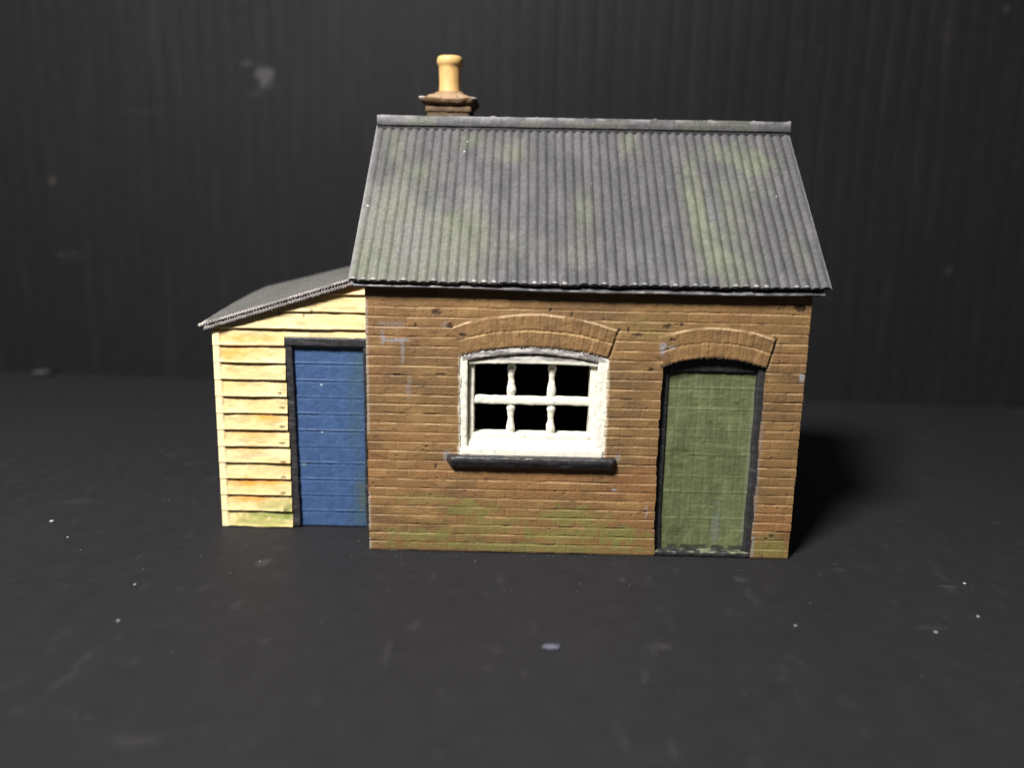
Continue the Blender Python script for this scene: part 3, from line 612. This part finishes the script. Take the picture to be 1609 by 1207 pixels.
h, c, t = board_h(Yg + 60, Zg, 230); mb.grid(SX0 + .1 - h * .5, Yg, Zg, board_paint(Yg + 60, Zg, c, t, 230), flip=True)
xb = np.arange(SX0, .1, .3); zb = np.arange(0, 49, .15); Xg, Zg = np.meshgrid(xb, zb, indexing='ij'); Zg = np.minimum(Zg, zroof(Xg, 41.4) - .1)
h, c, t = board_h(Xg + 160, Zg, 231); mb.grid(Xg, 41.4 + h * .5, Zg, board_paint(Xg + 160, Zg, c, t, 231), flip=True)
sw = mb.build('shed_wall', M_cream, house); sw['label'] = 'cream overlapping boards with orange stains and green foot'

# blue door
def bd_h(x, z):
    ln = 0
    for k in range(1, 12):
        z0 = 2.985 * k + .0 ; ln = ln - .08 * np.exp(-((z - z0 + .25) / .12) ** 2) + .15 * np.exp(-((z - z0) / .08) ** 2)
    pl = ((x + 14.4) / 1.95) % 1; d = np.minimum(pl, 1 - pl) * 1.95
    return .1 + ln * (.5 + .7 * vn(x / 3, z / 3, 240)) - .04 * np.exp(-(d / .12) ** 2) + .08 * (fbm(x / .7, z / .5, 241, 3) - .5)
def bd_p(x, z):
    c = np.tile(srgb(55, 79, 117), x.shape + (1,)); c = mixc(c, srgb(62, 88, 128), .7 * sstep(.4, .7, fbm(x / 1.1, z / 1.2, 242, 4)))
    c = mixc(c, srgb(58, 80, 96), .8 * sstep(-6.8, -2.9, x + 1.6 * (fbm(x / 1.2, z / 2, 243, 3) - .5)) * sstep(.3, .6, fbm(x / 2, z / 6, 244, 3)))
    c = mixc(c, srgb(74, 84, 72), .6 * blob(x, z, -3.2, 5.5, .8, 3, 245)); c = mixc(c, srgb(104, 122, 140), .6 * (1 - sstep(0, .5, abs(z - 32.75 + .2 * (fbm(x, x * 0, 246, 2) - .5)))))
    c = mixc(c, srgb(104, 120, 118), .7 * (1 - sstep(.25, .5, np.hypot(x + 13.4, z - 11.6))))
    for cx, cz, r in ((-9.9, 26.1, .2), (-10.0, 17.6, .18)): c = mixc(c, srgb(225, 230, 235), 1.0 * (1 - sstep(.3, .9, np.hypot(x - cx, z - cz) / r)))
    return mixc(c, srgb(20, 26, 44), .9 * (1 - sstep(.15, .4, z)))
mb = MB(); relief_panel(mb, -14.9, -1.9, .12, 33.4, SY + .75, bd_h, bd_p)
bdo = mb.build('door', M_door, house); bdo['label'] = 'blue painted shed door with horizontal ribs'
mb = MB()
rbox(mb, -15.85, -14.6, SY - .05, SY + 1.5, .1, 34.1, .2, .2, .12, .8, dark_p, 250, lambda P: np.stack([P[..., 0] + .45 * (1 - P[..., 2] / 34) , P[..., 1], P[..., 2]], -1))
rbox(mb, -2.45, -.9, SY + .0, SY + 1.5, .1, 34.1, .2, .2, .10, .8, dark_p, 251)
rbox(mb, -15.8, -.9, SY - .25, SY + 1.5, 32.95, 34.45, .2, .2, .08, .8, dark_p, 252)
mb.build('door_frame', M_dark, bdo, merge=True)
mb = MB(); q = srgb(30, 30, 32)
for a, b, c_, d in (((-15.8, SY + 2, 0), (-.3, SY + 2, 0), (-.3, SY + 2, 36), (-15.8, SY + 2, 36)),): mb.add([a, b, c_, d], [[0, 1, 2, 3]], q)
mb.build('lining', M_in, bdo)

# shed roof: thin stepped sheet over a stepped board; steps are print layers
def stepped(mb, x0, x1, y0, y1, zoff, th, seed, col, lip):
    n = int((x1 - x0) / .105); xs = np.linspace(x0, x1, n); ys = np.concatenate([np.linspace(y0, y0 + 1.2, 8)[:-1], np.linspace(y0 + 1.2, y1, 50)])
    Xr, Yr = np.meshgrid(xs, ys, indexing='ij')
    st = (Xr / .46 + 1.6 * (vn(Xr / 3, Yr / 2, seed) - .5)) % 1
    Zr = zroof(Xr, Yr) + zoff + lip * (st - .5) * .8 + .45 * np.sin(np.pi * (Yr - 7.8) / 35.2) * np.clip((0 - Xr) / 28, 0, 1) * .8 + .05 * (fbm(Xr, Yr, seed + 1, 2) - .5) + .05 * np.sin(Yr * 2 * np.pi / 1.54)
    Yf = Yr.copy(); Yf[:, 0] = Yr[:, 0] - lip * .8 * (st[:, 0] - .5) + .10 * (vn(xs * 1.4, xs * 0, seed + 2) - .5)
    C = np.tile(srgb(*col), Xr.shape + (1,)); C = mixc(C, srgb(92, 93, 88), .7 * sstep(.4, .7, fbm(Xr / 3, Yr / 5, seed + 3, 4)))
    C = mixc(C, srgb(212, 206, 200), .8 * (1 - sstep(.1, .45, Yr - y0)) * (.55 + .45 * sstep(.15, .5, vn(xs / 1.5, xs * 0, seed + 4)))[:, None])
    C = mixc(C, srgb(222, 218, 206), .9 * (1 - sstep(.2, 1.3, Xr - x0)) * (1 - sstep(.4, 3.5, Yr - y0)))
    mb.grid(Xr, Yf, Zr, C)
    for sl in ((slice(None), 0), (slice(None), -1), (0, slice(None)), (-1, slice(None))):
        a = np.stack([Xr[sl], Yf[sl], Zr[sl]], -1); b = a.copy(); b[:, 2] -= th; b[:, 0] -= .25 * (th > .6)
        G = np.stack([a, b], 0); cc = C[sl] * (.75 if (sl[1] == 0 and isinstance(sl[0], slice)) else 1); cc2 = cc * 0 + srgb(108, 98, 98)
        mb.grid(G[..., 0], G[..., 1], G[..., 2], np.stack([cc, cc2], 0))
    mb.grid(Xr[::6, ::6], Yf[::6, ::6], Zr[::6, ::6] - th, srgb(60, 58, 58), flip=True)
mb = MB(); stepped(mb, -29.95, -.3, 7.8, 43.3, .05, .38, 260, (100, 98, 96), .30)
sr = mb.build('shed_roof', M_roof, house); sr['label'] = 'pale grey sloping lean-to roof with stepped front edge'
mb = MB(); stepped(mb, -29.1, -.3, 8.0, 42.9, -.62, .62, 270, (92, 84, 84), .55)
mb.build('fascia', M_dark, sr)
mb = MB()
rbox(mb, -28.3, -.4, 8.7, 42, -.9, 0, .2, .8, .05, 1, lambda x, y, z: np.tile(srgb(46, 42, 42), x.shape + (1,)), 271, lambda P: np.stack([P[..., 0], P[..., 1], zroof(P[..., 0], P[..., 1]) - .3 + P[..., 2]], -1))
mb.build('roof_lining', M_dark, sr, merge=True)

# ------------------------------------------------------------------ specks on the sheet
def crumb(mb, x, y, r, h, seed, col, el=1.0):
    th = np.linspace(0, 2 * np.pi, 15); ph_ = np.linspace(0, np.pi, 9); T, Pp = np.meshgrid(th, ph_, indexing='ij')
    rr = 1 + .7 * (fbm(np.cos(T) * np.sin(Pp) * 1.5 + 3, np.sin(T) * np.sin(Pp) * 1.5 + Pp, seed, 2) - .5) * 2
    mb.grid(x + r * el * rr * np.sin(Pp) * np.cos(T), y + r * rr * np.sin(Pp) * np.sin(T), h * .5 + h * .5 * rr * np.cos(Pp), np.tile(srgb(*col), T.shape + (1,)))
mb = MB()
rs = np.random.RandomState(11)
spots = [(-29.1, -25.7, .22), (63.4, -22.7, .18), (90.8, -18.8, .22), (-32.2, -14.9, .2), (-59, 9, .3), (82.3, -23.6, .25), (-16.5, -6, .18), (42, -11.5, .15), (61, -5, .15), (95, -8, .2), (18, -4, .15), (10, -1.2, .12), (30, -1.1, .13), (14.8, -2.2, .15), (53, -.6, .12), (-52, 2, .2), (-47, -3, .15), (24, -14, .12), (8, -10, .13), (72, 2, .12), (71.2, 3, .2)]
for _ in range(150):
    spots.append((rs.uniform(-110, 130), rs.uniform(-62, 30), rs.uniform(.04, .12)))
for _ in range(60):
    spots.append((rs.uniform(-20, 72), rs.uniform(-3.5, -.4), rs.uniform(.03, .09)))
for k, (x, y, r) in enumerate(spots):
    if (0 < x < 70 and y > 0 - .35) or (-29 < x <= 0 and y > 8): continue
    b = rs.uniform(90, 170) if r > .15 else rs.uniform(50, 105); crumb(mb, x, y, r, r, k, (b, b, b))
du = mb.build('dust', M_dust); du['kind'] = 'stuff'; du['label'] = 'pale dust specks scattered over the black sheet'
mb = MB(); crumb(mb, 0, 0, .75, .22, 5, (88, 88, 102), 1.35); crumb(mb, .7, .1, .45, .15, 6, (80, 80, 94))
o = mb.build('paint_flake', M_dust); o.location = (29.4 * S, -29.6 * S, 0); o['label'] = 'small pale lilac paint flake lying on the black sheet in front of the hut'; o['category'] = 'paint flake'
mb = MB(); crumb(mb, 0, 0, 2.2, 1.3, 9, (62, 60, 60), 1.7)
o = mb.build('crumb', M_dust); o.location = (-144.5 * S, 145.5 * S, 0); o['label'] = 'dark grey lump against the foot of the backdrop at far left'; o['category'] = 'crumb'

# ------------------------------------------------------------------ camera (solved from the photograph's perspective)
pitch, yaw, roll = .194853883, .00561780677, .0206196306
cyw, syw = math.cos(yaw), math.sin(yaw)
fwd = Vector((-syw * math.cos(pitch), cyw * math.cos(pitch), -math.sin(pitch))); r = Vector((cyw, syw, 0)); u = r.cross(fwd)
u2 = math.cos(roll) * u - math.sin(roll) * r; r2 = math.cos(roll) * r + math.sin(roll) * u
cam_d = bpy.data.cameras.new('camera'); cam = bpy.data.objects.new('camera', cam_d); COL.objects.link(cam)
M = Matrix((r2, u2, -fwd)).transposed().to_4x4(); M.translation = Vector((24.0009576, -121.053379, 52.7910907)) * S
cam.matrix_world = M
cam_d.sensor_width = 36; cam_d.lens = 27.03; cam_d.clip_start = .005; cam_d.clip_end = 20
cam_d.dof.use_dof = True; cam_d.dof.focus_distance = .127; cam_d.dof.aperture_fstop = 11
scn.camera = cam

# ------------------------------------------------------------------ light
def area(name, loc, target, size, power, col):
    L = bpy.data.lights.new(name, 'AREA'); L.shape = 'DISK'; L.size = size * S; L.energy = power; L.color = col
    o = bpy.data.objects.new(name, L); COL.objects.link(o); o.location = Vector(loc) * S
    d = (Vector(target) - Vector(loc)).normalized(); o.rotation_euler = d.to_track_quat('-Z', 'Y').to_euler(); return o
area('desk_lamp', (-130, -235, 350), (15, 10, 20), 100, 4.8, (1.0, .975, .94))
area('overhead_fill', (60, -300, 900), (40, 30, 20), 700, .7, (.93, .95, 1.0))  # unseen soft lamp added overhead as weak fill
wd = bpy.data.worlds.new('World'); scn.world = wd; wd.use_nodes = True
wd.node_tree.nodes['Background'].inputs['Color'].default_value = (.9, .93, 1, 1); wd.node_tree.nodes['Background'].inputs['Strength'].default_value = .02
scn.render.engine = 'CYCLES'
scn.view_settings.view_transform = 'Standard'; scn.view_settings.look = 'None'; scn.view_settings.exposure = 0; scn.view_settings.gamma = 1
